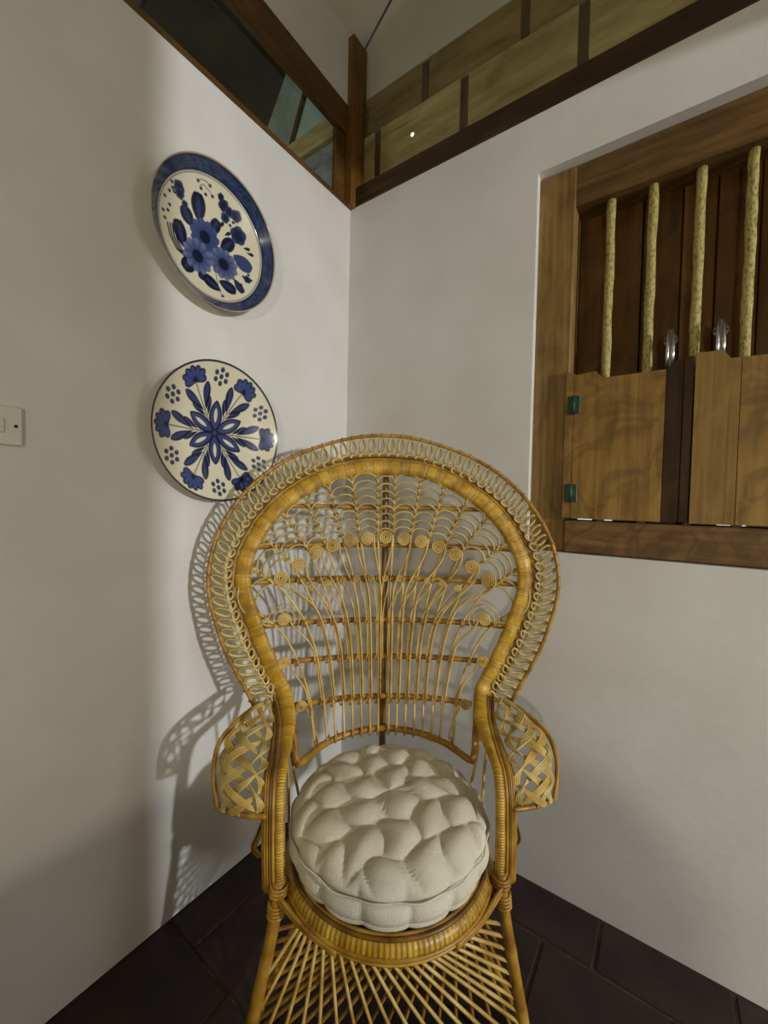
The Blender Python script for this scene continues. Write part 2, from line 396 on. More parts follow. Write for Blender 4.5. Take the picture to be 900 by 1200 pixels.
def leaf_right():
    ox, oz = 1.196, 1.192
    t = empty('half_shutter', (ox, .022, oz))
    P = lambda pts: [(x-ox, z-oz) for x, z in pts]
    MB().prism(P([(1.196,1.192),(1.2875,1.192),(1.2875,1.615),(1.267,1.616),(1.251,1.639),(1.196,1.643)]), 'y', -.014, .012).build('plank', M['shutter2'], t)
    MB().prism(P([(1.289,1.193),(1.395,1.193),(1.395,1.611),(1.289,1.615)]), 'y', -.014, .012).build('plank', M['shutter'], t)
    MB().prism(P([(1.3965,1.193),(1.60,1.193),(1.60,1.640),(1.55,1.640),(1.535,1.611),(1.3965,1.611)]), 'y', -.014, .012).build('plank', M['shutter2'], t)
    tag(t, 'plain half-height wooden shutter of wide planks, without hinges in view', 'shutter')
leaf_right()
def bolt(x, z0, label):
    t = empty('barrel_bolt', (x, .045, z0))
    for dx in (-.0062, .0062):
        MB().tube([(dx, -.004, -.09), (dx, -.004, .030)], .0042, 8).build('rod', M['chrome'], t, True)
    MB().box(-.004, .004, -.001, .002, -.09, .029).build('back_plate', M['chrome'], t)
    d = MB(); d.tube([(0, .002, 0), (0, .006, 0)], .0165, 20); d.build('round_plate', M['chrome'], t)
    for dx in (-.0125, .0125):
        MB().tube([(dx, -.001, .001), (dx, .003, .001)], .0028, 8).build('screw', M['black'], t)
    tag(t, label, 'bolt')
bolt(1.139, 1.700, 'steel barrel bolt rising behind the stained shutter with green hinges')
bolt(1.2475, 1.703, 'steel barrel bolt rising behind the plain plank shutter')

# ---------- light switch on the left wall
sw = empty('light_switch', (0, -1.118, 1.379))
MB().box(0.0, .010, -.043, .043, -.0415, .0415, .003).build('face_plate', M['plastic'], sw)
MB().box(.008, .014, -.013, .013, -.016, .016, .002).build('rocker', M['plastic'], sw)
for dy in (-.031, .031):
    MB().tube([(.0095, dy, 0), (.0106, dy, 0)], .0036, 12).build('screw', M['black'], sw)
tag(sw, 'square off-white plastic light switch on the white wall', 'switch')

# ---------- small glowing disc on the boards, standing in for a glint on the glass
sp = bpy.data.materials.new('spot_glow'); sp.use_nodes = True
sp.node_tree.nodes['Principled BSDF'].inputs['Emission Color'].default_value = (.9, .92, 1, 1)
sp.node_tree.nodes['Principled BSDF'].inputs['Emission Strength'].default_value = 1.6
so = MB(); so.lathe([(0, .004), (.004, .0035), (.0065, .002), (.0075, 0)], 16)
so.v = [(x, -z, y) for (x, y, z) in so.v]
o = so.build('glint_disc', sp, None, True); o.location = (.272, .0495, 2.683)
tag(o, 'tiny round white glint near the corner post, made as a glowing disc on the boards', 'lamp')

# ------------------------------------------------------------------ wall plates
def P_(c): return np.array(c[:3])
CREAM = P_(srgb(232, 224, 196)); DK = P_(srgb(27, 32, 62)); MID = P_(srgb(60, 74, 122)); LT = P_(srgb(116, 128, 164))
class Paint:
    def __init__(s, x, y): s.x = x; s.y = y; s.c = np.tile(CREAM, (len(x), 1)); s.e = .011
    def put(s, d, col, k=1.0):
        """d: signed distance (<0 inside)"""
        a = np.clip(.5-d/s.e, 0, 1)[:, None]*k; s.c = s.c*(1-a)+np.asarray(col)*a
    def ell(s, cx, cy, ra, rb, ang, col, k=1.0):
        c, n = math.cos(ang), math.sin(ang); dx = s.x-cx; dy = s.y-cy
        u = (dx*c+dy*n)/ra; v = (-dx*n+dy*c)/rb
        s.put((np.sqrt(u*u+v*v)-1)*min(ra, rb), col, k)
    def petal(s, x0, y0, x1, y1, wd, col, k=1.0, pw=.7, skew=.5):
        """pointed or drop-shaped stroke from (x0,y0) to (x1,y1)"""
        L = math.hypot(x1-x0, y1-y0); tx, ty = (x1-x0)/L, (y1-y0)/L
        u = ((s.x-x0)*tx+(s.y-y0)*ty)/L; v = -(s.x-x0)*ty+(s.y-y0)*tx
        uu = np.clip(u, 0, 1); q = uu**(math.log(.5)/math.log(skew))
        h = wd*np.sin(PI*q)**pw
        d = np.abs(v)-h; d = np.where((u < 0) | (u > 1), .1, d)
        s.put(d, col, k)
    def line(s, pts, wd, col, k=1.0):
        d = np.full(len(s.x), 9.)
        for (a, b) in zip(pts[:-1], pts[1:]):
            ax, ay = a; bx, by = b; L2 = (bx-ax)**2+(by-ay)**2+1e-9
            t = np.clip(((s.x-ax)*(bx-ax)+(s.y-ay)*(by-ay))/L2, 0, 1)
            d = np.minimum(d, np.hypot(s.x-ax-t*(bx-ax), s.y-ay-t*(by-ay)))
        s.put(d-wd, col, k)
    def flower(s, cx, cy, R, n, col, tip, core, ph=0):
        a = np.arctan2(s.y-cy, s.x-cx)-ph; r = np.hypot(s.x-cx, s.y-cy)
        edge = R*(.86+.14*np.abs(np.cos(n*a/2)))
        s.put(r-edge, col)
        mix = np.clip((r/R-.35)/.6, 0, 1)*(np.abs(np.cos(n*a/2))**.6)
        k = (np.clip(.5-(r-edge)/s.e, 0, 1)*mix)[:, None]
        s.c = s.c*(1-k)+np.asarray(tip)*k
        s.put(r-R*.36, core)

def paint_star(x, y):
    p = Paint(x, y)
    for i in range(6):
        a = PI/2+i*PI/3; c, n = math.cos(a), math.sin(a)
        p.petal(.02*c, .02*n, .47*c, .47*n, .104, DK); p.petal(.06*c, .06*n, .44*c, .44*n, .078, MID)
        p.petal(.15*c, .15*n, .36*c, .36*n, .026, CREAM)
        # grape-like dot cluster
        q = (.80*c, .80*n)
        for j in range(7):
            b = a+j*PI/3; o = (0, 0) if j == 6 else (.092*math.cos(b), .092*math.sin(b))
            p.ell(q[0]+o[0], q[1]+o[1], .036, .032, a, DK); p.ell(q[0]+o[0]+.004, q[1]+o[1]+.004, .022, .02, a, MID)
        # branch with leaves and a fan flower
        a = i*PI/3; c, n = math.cos(a), math.sin(a); R = lambda u, v: (u*c-v*n, u*n+v*c)
        p.line([R(.22, 0), R(.72, 0)], .007, DK)
        for sg in (-1, 1):
            for (u0, u1, v1, wd) in ((.26, .50, .150, .036), (.34, .70, .185, .058)):
                A = R(u0, .012*sg); B = R(u1, v1*sg)
                p.petal(*A, *B, wd, DK, 1, .6, .66); p.petal(*R(u0+.08, .03*sg), *R(u1-.02, v1*sg*.97), wd*.55, MID, .8, .6, .66)
        F = R(.73, 0)
        for k in range(7):
            b = a+(k-3)*.47; l = .225 if abs(k-3) < 3 else .18
            e = (F[0]+l*math.cos(b), F[1]+l*math.sin(b))
            p.petal(*F, *e, .050, DK, 1, .5, .70)
        for k in range(7):
            b = a+(k-3)*.47; l = .205 if abs(k-3) < 3 else .16
            p.petal(F[0]+.03*math.cos(b), F[1]+.03*math.sin(b), F[0]+l*math.cos(b), F[1]+l*math.sin(b), .030, P_(srgb(66, 80, 138)), .95, .5, .70)
        p.ell(*R(.77, 0), .035, .03, a, DK)
    p.ell(0, 0, .062, .062, 0, DK); p.ell(0, 0, .03, .03, 0, MID)
    r = np.hypot(x, y); p.put(.972-r, P_(srgb(48, 50, 72)))
    return p.c

def paint_bouquet(x, y):
    r = np.hypot(x, y); a = np.arctan2(y, x); p = Paint(x/1.03, y/1.03)
    def leaf(cx, cy, l, wd, ang, col=DK):
        c, n = math.cos(ang), math.sin(ang)
        for k in (-.5, 0, .5):
            p.petal(cx-l*.5*c, cy-l*.5*n, cx+l*.5*math.cos(ang+k*.5), cy+l*.5*math.sin(ang+k*.5), wd*.8, col, 1, .6, .55)
        p.petal(cx-l*.4*c, cy-l*.4*n, cx+l*.4*c, cy+l*.4*n, wd*.35, MID, .5)
    # curled strokes on the left
    for k in range(4):
        o = k*.035
        p.line([(-.66+o, -.10+o*.4), (-.62+o, -.24+o*.2), (-.52+o, -.36+o*.1), (-.38+o*.4, -.40+o)], .012, DK)
    leaf(-.22, .36, .36, .11, 1.75); leaf(-.37, .16, .26, .10, 2.3)
    leaf(-.46, -.12, .34, .10, 1.9); leaf(-.33, -.47, .30, .10, -2.3)
    leaf(.02, -.58, .30, .09, 2.75); leaf(.28, -.52, .28, .09, -.2)
    leaf(.46, -.44, .22, .06, -.9); leaf(-.12, -.50, .22, .06, -1.9); leaf(.05, .24, .26, .08, 1.2)
    leaf(.52, -.06, .32, .11, -.35, MID); leaf(.26, .08, .30, .09, .9)
    for (cx, cy, ang) in ((.12, .26, 1.1), (.20, .20, .7), (-.16, .10, 2.4), (-.13, .04, 2.8), (.50, .16, .2), (.56, .12, 0)):
        p.petal(cx, cy, cx+.13*math.cos(ang), cy+.13*math.sin(ang), .026, DK, 1, .7, .7)
    # big flowers
    p.ell(.06, -.16, .16, .13, 0, DK)
    p.flower(-.09, .03, .235, 11, MID, P_(srgb(74, 86, 142)), DK, .2)
    p.flower(-.19, -.29, .235, 11, MID, LT, DK, .0)
    p.flower(.22, -.21, .23, 12, MID, LT, DK, .3)
    # small flowers
    for (cx, cy, R) in ((.42, .30, .13), (.14, .58, .085), (.24, .54, .07), (.19, .44, .07), (.35, .54, .085), (.08, .66, .05), (-.53, .42, .085), (-.51, .36, .07), (-.42, .28, .05), (.60, -.28, .06)):
        p.flower(cx, cy, R, 5, DK, MID, DK, cx*7)
    for (cx, cy) in ((-.28, .66), (-.10, .70), (-.22, .60), (-.14, .57), (-.04, .60), (-.66, .30), (-.62, .36), (-.64, .42), (-.59, .33), (-.72, .20), (-.73, .02), (-.70, -.06), (-.66, .06), (-.64, .14), (.62, -.20), (.66, -.27), (.54, -.26), (.50, -.40), (.28, .38), (.32, .44)):
        p.ell(cx, cy, .024, .020, 0, DK)
    p.line([(-.28, .66), (-.24, .70), (-.16, .72), (-.10, .70)], .005, MID); p.line([(-.24, .62), (-.20, .66), (-.10, .64), (-.04, .60)], .005, MID)
    p.line([(.08, -.3), (.13, -.62), (.18, -.70)], .006, MID); p.ell(.18, -.71, .03, .02, .5, MID)
    # painted border
    p.put(.845-r, P_(srgb(42, 52, 86))); p.line([], .0, DK) if False else None
    band = (r > .855) & (r < .97)
    sw = .5+.5*np.sin(a*26+9*np.sin(r*38+3*np.sin(a*5)))
    sw2 = .5+.5*np.sin(a*11-5*np.sin(r*60))
    m = (np.clip(sw*.7+sw2*.5-.35, 0, 1)*band)[:, None]
    p.c = p.c*(1-m)+P_(srgb(82, 98, 138))*m
    p.put(np.abs(r-.822)-.006, MID); p.put(np.abs(r-.850)-.010, DK); p.put(.965-r, P_(srgb(32, 38, 66))); p.put(.985-r, P_(srgb(206, 198, 172)))
    return p.c

def ceramic():
    m, nt, b = base_mat('painted_glazed_ceramic', .12, .5)
    at = nt.nodes.new('ShaderNodeVertexColor'); at.layer_name = 'paint'
    no = nt.nodes.new('ShaderNodeTexNoise'); no.inputs['Scale'].default_value = 90
    mx = nt.nodes.new('ShaderNodeMix'); mx.data_type = 'RGBA'; mx.blend_type = 'MULTIPLY'; mx.inputs[0].default_value = .18
    nt.links.new(at.outputs[0], mx.inputs[6]); nt.links.new(no.outputs[0], mx.inputs[7]); nt.links.new(mx.outputs[2], b.inputs['Base Color'])
    return m
M['ceramic'] = ceramic()
def plate(name, loc, R, tilt, prof, paint, nr=120, nt=440):
    """dish facing +x; prof(t)->depth in metres behind the rim plane"""
    ts = np.linspace(0, 1, nr+1)[1:]; an = np.arange(nt)*2*PI/nt
    T, A = np.meshgrid(ts, an, indexing='ij')
    y = np.concatenate([[0], (T*np.cos(A)).ravel()]); z = np.concatenate([[0], (T*np.sin(A)).ravel()])
    d = np.concatenate([[prof(0)], np.repeat([prof(t) for t in ts], nt)])
    front = np.stack([-d, y*R, z*R], 1)
    th = .007
    # back surface, coarser ring list (offset behind the front)
    bts = np.linspace(1, 0, 13)[:-1]
    back = []
    for t in bts:
        for k in range(nt): back.append((-prof(t)-th*(1 if t < 1 else .55), math.cos(an[k])*t*R*(.985 if t == 1 else 1), math.sin(an[k])*t*R*(.985 if t == 1 else 1)))
    back.append((-prof(0)-th, 0, 0))
    V = np.concatenate([front, np.array(back)]); F = []
    for k in range(nt): F.append((0, 1+k, 1+(k+1) % nt))
    for i in range(nr-1):
        b0 = 1+i*nt; b1 = b0+nt
        for k in range(nt):
            k2 = (k+1) % nt; F.append((b0+k, b1+k, b1+k2, b0+k2))
    o0 = 1+(nr-1)*nt; n0 = len(front)
    for k in range(nt): F.append((o0+k, n0+k, n0+(k+1) % nt, o0+(k+1) % nt))
    for i in range(len(bts)-1):
        b0 = n0+i*nt; b1 = b0+nt
        for k in range(nt): k2 = (k+1) % nt; F.append((b0+k, b1+k, b1+k2, b0+k2))
    lb = n0+(len(bts)-1)*nt; ce = len(V)-1
    for k in range(nt): F.append((lb+k, ce, lb+(k+1) % nt))
    me = bpy.data.meshes.new(name); me.from_pydata(V.tolist(), [], F); me.update()
    col = np.ones((len(V), 4)); col[:, :3] = CREAM; col[:len(front), :3] = paint(y, z)
    at = me.color_attributes.new('paint', 'FLOAT_COLOR', 'POINT'); at.data.foreach_set('color', col.astype(np.float32).ravel())
    me.materials.append(M['ceramic']); me.polygons.foreach_set('use_smooth', [True]*len(me.polygons))
    o = link(name, me); o.location = loc; o.rotation_euler = (0, tilt, 0)
    fix_normals(o)
    return o
p1 = plate('wall_plate', (.070, -.648, 1.985), .195, .08, lambda t: .026*(1-min(t/.85, 1)**2.4)+.030*(1-max(0, (t-.85)/.15)**1.0), paint_bouquet)
tag(p1, 'blue-and-white plate with a flower bouquet and wide blue border, hung on the wall', 'plate')
p2 = plate('wall_plate', (.058, -.630, 1.430), .206, .03, lambda t: .044*(1-t**2.0), paint_star)
tag(p2, 'cream plate with a six-petalled blue star flower and dot clusters, hung on the wall', 'plate')

# ------------------------------------------------------------------ the rattan peacock chair
CA = YAW + math.radians(3.6)
ccx, ccy = 1.14926 + .027*math.cos(YAW) - .965*math.sin(YAW), -1.34161 + .027*math.sin(YAW) + .965*math.cos(YAW)
chair = empty('peacock_chair', (ccx, ccy, 0), CA)
tag(chair, 'golden rattan peacock chair with a round fan back and woven arms, standing in the corner', 'chair')

def Yb(x, z): return .262 + .097*(z-.5) - .52*x*x
def S(x, z, off=0.0): return (x, Yb(x, z)+off, z)
def on(pts2, off=0.0): return [S(x, z, off) for x, z in pts2]

# --- main wrapped band: up one arm, round the back, down the other arm
half_b = [(0,1.342),(.065,1.339),(.125,1.329),(.195,1.304),(.255,1.27),(.31,1.228),(.36,1.17),(.398,1.10),(.415,1.045),(.417,.995),(.407,.94),(.384,.87),(.36,.803),(.327,.725),(.302,.672)]
half = [S(x, z) for x, z in half_b] + [(.284,.196,.643),(.269,.145,.628),(.262,.085,.617),(.256,.015,.611),(.253,-.040,.600),(.250,-.068,.570),(.248,-.080,.53),(.244,-.096,.46),(.239,-.108,.392)]
full = [(-x, y, z) for x, y, z in reversed(half[1:])] + half
NB = 2200
bp_ = crv(full, NB)
zz = bp_[:, 2]; yy = bp_[:, 1]
nrm = []
for q in bp_:
    k = min(1, max(0, (q[1]+.09)/.06)) * min(1, max(0, (.235-q[1])/.09)) if q[2] < .68 else 0.0
    n = Vector((0, -1, .0))*(1-k) + Vector((0, 0, 1))*k
    nrm.append(n.normalized())
def bw(i):      # half width of the band
    q = bp_[i]
    if q[2] > .70: a = .0235
    else: a = .0235 - .0125*min(1, max(0, (.215-q[1])/.22))
    return a
def rib(i): return (1.0, 1.03, 1.03, .90)[i % 4] + .012*math.sin(i*.37)
bandmb = MB(); bandmb.tube(bp_.tolist(), 1, 10, nrm=nrm, aspect=lambda i: (bw(i), .011), rfn=rib)
back = bandmb.build('back_frame', M['wrap'], chair, True)
def wrap_tint(me, n, sides, per, seed, groove_shade=.42):
    rg = np.random.RandomState(seed); nw = n//per+1
    tint = rg.uniform(.80, 1.16, nw); t = np.array([tint[i//per]*(groove_shade if i % per == per-1 else 1) for i in range(n)])  # last ring of each turn darkened: gap shade put into the vertex colour
    c = np.ones((len(me.vertices), 4)); v = np.repeat(t, sides); c[:len(v), :3] = v[:, None]
    at = me.color_attributes.new('wrap', 'FLOAT_COLOR', 'POINT'); at.data.foreach_set('color', c.astype(np.float32).ravel())
wrap_tint(back.data, NB, 10, 4, 1)

def offset_path(path, nr, offs, lift=0.0):
    out = []
    n = len(path)
    for i in range(n):
        t = Vector(path[min(i+1, n-1)])-Vector(path[max(i-1, 0)]); t.normalize()
        N_ = Vector(nr[i]); N_ = (N_-t*N_.dot(t)).normalized()
        lat = N_.cross(t)
        o = offs(i) if callable(offs) else offs
        out.append(tuple(Vector(path[i]) + lat*o + N_*lift))
    return out
sub = list(range(0, NB, 11))+[NB-1]
bs = [tuple(bp_[i]) for i in sub]; ns = [nrm[i] for i in sub]
for j, (d, lift, r, mt) in enumerate(((.0035, .004, .0036, 'pole'), (.0105, .002, .0034, 'dark'), (.0165, -.001, .0034, 'pole'))):
    MB().tube(offset_path(bs, ns, lambda i, d=d: bw(sub[i])+d, lift), r, 6).build('edge_cane', M[mt], back, True)
# extra arm canes outside the front posts
for sg in (-1, 1):
    idx = [k for k, q in enumerate(bs) if q[0]*sg > 0 and q[2] < .66]
    pp = [bs[k] for k in idx]; nn = [ns[k] for k in idx]
    for d, lift in ((.0225, -.004), (.0285, -.010)):
        MB().tube(offset_path(pp, nn, lambda i, d=d: .011+d, lift), .0036, 6).build('edge_cane', M['pole'], back, True)
# pale binding patches on the band
for k in range(34):
    i0 = int(380 + k*(NB-760)/33)
    ii = list(range(max(0, i0-10), min(NB, i0+10)))
    MB().tube([tuple(bp_[i]) for i in ii], 1, 10, nrm=[nrm[i] for i in ii], aspect=lambda i, ii=ii: (bw(ii[i])+.0012, .0125), rfn=lambda i: (1.02, .93)[i % 2]).build('binding', M['band'], back, True)

# --- outer rim and its loops
half_o = [(0,1.446),(.07,1.442),(.135,1.428),(.2,1.407),(.28,1.372),(.35,1.325),(.41,1.265),(.455,1.195),(.485,1.125),(.499,1.05),(.5,.99),(.493,.94),(.477,.88),(.455,.81),(.422,.735),(.395,.68),(.378,.640)]
half_i = [(0,1.372),(.07,1.369),(.13,1.357),(.2,1.333),(.268,1.301),(.334,1.255),(.389,1.19),(.427,1.117),(.446,1.055),(.447,1.005),(.438,.943),(.414,.868),(.391,.808),(.356,.738),(.322,.672),(.312,.640)]
def mirror2(h): return [(-x, z) for x, z in reversed(h[1:])] + h
NO = 181
oc = crv(mirror2(half_o), NO)
MB().tube(on(oc.tolist()), .0058, 8, rfn=lambda i: 1+.06*math.sin(i*2.2)).build('outer_rim', M['pole'], back, True)
ring = MB()
ring.tube([(.0 + (.0235*abs(math.cos(t))**.8*(1 if math.cos(t) > 0 else -1)), .0092*math.sin(t), .0045*math.sin(2*t)) for t in np.linspace(0, 2*PI, 20, endpoint=False)], .0042, 5, closed=True)
ring_me = ring.mesh('rim_loop'); ring_me.materials.append(M['loop']); ring_me.polygons.foreach_set('use_smooth', [True]*len(ring_me.polygons))
sr = MB(); sr.tube([(.0080*math.cos(t), .0122*math.sin(t), .004*math.sin(t)) for t in np.linspace(0, 2*PI, 14, endpoint=False)], .0038, 5, closed=True)
sr_me = sr.mesh('rim_link'); sr_me.materials.append(M['loop']); sr_me.polygons.foreach_set('use_smooth', [True]*len(sr_me.polygons))
NL = 70
ol = crv(mirror2(half_o), NL+1); il = crv(mirror2(half_i), NL+1)
ties = MB()
for k in range(NL):
    A = Vector(S(*(il[k]*.5+il[k+1]*.5))); B = Vector(S(*(ol[k]*.5+ol[k+1]*.5)))
    tn = Vector(S(*ol[k+1]))-Vector(S(*ol[k])); tn = (tn+Vector(S(*il[k+1]))-Vector(S(*il[k])))
    ra = (B-A); g = ra.length; ra.normalize(); tn = (tn-ra*tn.dot(ra)).normalized(); nz = ra.cross(tn)
    c_ = A + ra*(g-.006-.0255*min(1, (g-.018)/.056))
    s_ = min(1.12, (g-.018)/.056)
    rot = Matrix.Rotation(math.radians(12), 3, ra)
    for side in (1,):
        o = link('rim_loop', ring_me, back)
        t2 = (rot if side else rot.inverted()) @ tn; n2 = ra.cross(t2)
        m3 = Matrix((ra*s_, t2, n2)).transposed()
        o.matrix_local = Matrix.Translation(c_) @ m3.to_4x4()
    o = link('rim_link', sr_me, back); m3 = Matrix((ra, tn, nz)).transposed(); o.matrix_local = Matrix.Translation(A+ra*.009) @ m3.to_4x4()
    ties.tube([B+tn*(.007*math.cos(t))*0+ra*(.0075*math.cos(t))+nz*(.0075*math.sin(t)) for t in np.linspace(0, 2*PI, 9)[:-1]], .0024, 4, closed=True)

# --- rails and centre post
def rail(z, xe, r=.0075, zc=None, mt='pole'):
    pts = []
    for x in np.linspace(-xe, xe, 33): pts.append(S(x, z+((zc or z)-z)*(1-(x/xe)**2), .013))
    MB().tube(pts, r, 8, rfn=lambda i: 1+.05*math.sin(i*1.7)).build('rail', M[mt], back, True)
rail(1.214, .325); rail(1.093, .398); rail(.988, .405, .0085); rail(.858, .365, .0085); rail(.745, .325, .0085); rail(.614, .272, .0095, .622)
r7 = [(-.268,.185,.628),(-.250,.13,.56),(-.240,.112,.528),(-.228,.128,.521),(-.18,.196,.524),(-.10,.247,.528),(0,.268,.530)]
MB().tube(crv(r7+[(-x,y,z) for x,y,z in reversed(r7[:-1])], 60).tolist(), .0100, 8, rfn=lambda i: 1+.05*math.sin(i*1.3)).build('rail', M['pole'], back, True)
MB().tube([S(0, z, .024) for z in np.linspace(.40, 1.335, 20)], .0105, 8, rfn=lambda i: 1+.05*math.sin(i*2)).build('centre_post', M['dark'], back, True)

# --- fan of stems
def bot(x):    # foot of a stem on the lowest rail
    return (x, .268-1.9*x*x-.012, .508)
stems = [
 [(.016,.525),(.017,.745),(.018,.857),(.018,.99),(.024,1.11),(.026,1.22),(.028,1.325)],
 [(.040,.525),(.046,.745),(.050,.857),(.060,.99),(.080,1.115),(.096,1.21),(.113,1.315)],
 [(.066,.525),(.075,.745),(.085,.857),(.100,.99),(.136,1.11),(.162,1.20),(.187,1.296)],
 [(.092,.525),(.105,.745),(.120,.857),(.150,.99),(.190,1.10),(.226,1.18),(.262,1.26)],
 [(.117,.525),(.135,.745),(.157,.857),(.197,.985),(.243,1.085),(.283,1.145),(.325,1.208)],
 [(.142,.525),(.170,.745),(.197,.857),(.245,.965),(.296,1.045),(.336,1.088),(.380,1.135)],
 [(.166,.525),(.203,.745),(.240,.857),(.285,.93),(.325,.978),(.400,1.04)],
 [(.199,.525),(.228,.65),(.260,.745),(.300,.825),(.340,.870),(.388,.912)],
]
def stem3(k, sg, n=40, off=0.0, dx=0.0):
    p = crv(stems[k], n)
    out = []
    for i, (x, z) in enumerate(p):
        f = min(1, max(0, (.62-z)/.10))
        b = np.array(bot(x)); q = np.array(S(x+dx, z, off)); q[1] = q[1]*(1-f)+(b[1]+off)*f
        out.append((sg*q[0], q[1], q[2]))
    return out
for k in range(8):
    for sg in (-1, 1):
        MB().tube(stem3(k, sg), .0036, 6, rfn=lambda i: 1+.05*math.sin(i*1.9)).build('stem', M['cane'], back, True)

def stem_x(k, z):
    p = np.array(crv(stems[k], 60)); return float(np.interp(z, p[:, 1], p[:, 0]))
def scroll(cx, cz, r0, hand, k, sg, zbase, turns=3.2, rc=.0030, dxs=.0062, lead=.2, name='scroll'):
    """stick that follows stem k then curls into a flat spiral; hand=+1 enters on the right and turns anticlockwise"""
    pts = []
    zt = cz-lead
    for z in np.linspace(zbase, zt, 14):
        pts.append((sg*stem_x(k, z)+dxs, z))
    P0 = np.array(pts[-1]); d0 = P0-np.array(pts[-2]); d0 = d0/np.linalg.norm(d0)
    P3 = np.array((cx+hand*r0, cz)); L = np.linalg.norm(P3-P0)
    P1 = P0+d0*L*.45; P2 = P3-np.array((0, 1))*L*.30
    for t in np.linspace(0, 1, 14)[1:]:
        pts.append(tuple((1-t)**3*P0+3*(1-t)**2*t*P1+3*(1-t)*t*t*P2+t**3*P3))
    n = int(turns*16)
    for i in range(1, n+1):
        a = 2*PI*turns*i/n; r = r0*(1-.90*i/n)
        pts.append((cx+hand*r*math.cos(a), cz+r*math.sin(a)))
    MB().tube(on(pts, -.0065), rc, 5).build(name, M['cane'], back, True)
SP = [(.058,1.114),(.112,1.107),(.166,1.092),(.217,1.071),(.266,1.034),(.314,.997)]
scroll(0, 1.119, .0215, 1, 0, -1, .625)
for k, (x, z) in enumerate(SP):
    scroll(x, z, .0215, 1, k, 1, .625, lead=.20 if k < 5 else .12)
    scroll(-x, z, .0215, 1, k, -1, .625, lead=.20 if k < 5 else .12)
for sg in (-1, 1):
    scroll(sg*.303, .876, .0185, -sg, 6, sg, .63, lead=.10, dxs=sg*.006)
    scroll(sg*.300, .750, .0175, -sg, 7, sg, .54, lead=.10, dxs=sg*.004)
    scroll(sg*.248, .617, .0165, -sg, 7, sg, .51, turns=2.6, lead=.06, dxs=sg*.003)
scroll(0, .990, .011, 1, 0, -1, .745, 2.3, .0020, .012, .13)
for k, (x, z) in enumerate([(.046,.990),(.090,.990),(.133,.985),(.178,.978),(.224,.967)]):
    for sg in (-1, 1):
        scroll(sg*x, z, .011, 1, k, sg, .745, 2.3, .0020, -.006, .12)
# thin crossing slivers between the stems
for k in range(6):
    for sg in (-1, 1):
        a = stem_x(k, .86); b = stem_x(k+1, 1.0)
        MB().tube(on([(sg*(a+.003), .858), (sg*(a+.006), .89), (sg*(a*.5+b*.5), .95), (sg*(b-.008), .990)], .004), .0020, 5).build('sliver', M['cane'], back, True)

# --- fish-scale arches between the stems above the scrolls
def arch(p0, p1, outv, h, r=.0031):
    p0 = np.array(p0); p1 = np.array(p1); pts = []
    for t in np.linspace(0, PI, 13):
        b = .5*(p0+p1)-.5*(p1-p0)*math.cos(t)*1.02+np.array(outv)*h*math.sin(t)**.8
        pts.append(tuple(b))
    MB().tube(on(pts, -.003), r, 5).build('arch', M['loop'], back, True)
def at_s(k, f):
    """point on stem k a fraction f of the way from its scroll level to the band"""
    p = np.array(crv(stems[k], 80)); zs = (1.125,1.125,1.115,1.10,1.08,1.045,.978,.86)[k]
    i0 = int(np.argmin(np.abs(p[:, 1]-zs))); i = i0+f*(len(p)-1-i0)
    a = int(i); b = min(a+1, len(p)-1); return p[a]+(p[b]-p[a])*(i-a)
for k in range(-1, 7):
    for sg in ((1,) if k < 0 else (-1, 1)):
        L = np.linalg.norm(np.array(at_s(max(k, 0), 1))-np.array(at_s(max(k, 0), 0)))
        n = max(2, int(round(L/.0265)))
        if k == 6: n = 3
        for j in range(n):
            f = (j+.1)/n*.93
            if k < 0: a = np.array(at_s(0, f))*(-1, 1); b = np.array(at_s(0, f))
            else: a = np.array(at_s(k, f)); b = np.array(at_s(k+1, f)); a = a*(sg, 1); b = b*(sg, 1)
            ch = b-a; w_ = np.linalg.norm(ch); o_ = np.array((-ch[1], ch[0]))/w_
            if o_[1]*1+o_[0]*sg*.6 < 0: o_ = -o_
            arch(a, b, o_, w_*.46)
for sg in (-1, 1):       # rings round the lowest outer scrolls
    for R_ in (.030, .044):
        MB().tube(on([(sg*(.303+R_*math.cos(t)), .876+R_*math.sin(t)) for t in np.linspace(-.4, PI+.8, 18)], -.002), .0024, 5).build('arch', M['loop'], back, True)

# --- knots on the upper stems and ties where stems cross the rails
for k in range(8):
    for sg in (-1, 1):
        for f in np.linspace(.05, .92, (9,9,8,7,6,5,4,3)[k]):
            q = at_s(k, f); c_ = Vector(S(sg*q[0], q[1]))
            ties.tube([c_+Vector((.0064*math.cos(t), .0060*math.sin(t), .003*math.cos(t))) for t in np.linspace(0, 2*PI, 8)[:-1]], .0034, 4, closed=True)
        for z in (.988, .858, .745, .616):
            x = sg*stem_x(k, z)
            if abs(x) > .3 or (k == 7 and z > .80): continue
            c_ = Vector(S(x+sg*.003, z, .006))
            for d in (-.003, .003):
                ties.tube([c_+Vector((d+.004*math.cos(t), .017*math.cos(t), .0115*math.sin(t))) for t in np.linspace(0, 2*PI, 9)[:-1]], .0022, 4, closed=True)
for k in range(8):
    for sg in (-1, 1):
        b = bot(stem_x(k, .525)); c_ = Vector((sg*b[0], b[1]+.010, .528))
        ties.tube([c_+Vector((.003*math.cos(t), .018*math.cos(t), .013*math.sin(t))) for t in np.linspace(0, 2*PI, 9)[:-1]], .0024, 4, closed=True)
tag(ties.build('cane_ties', M['pole'], back, True), kind='stuff')

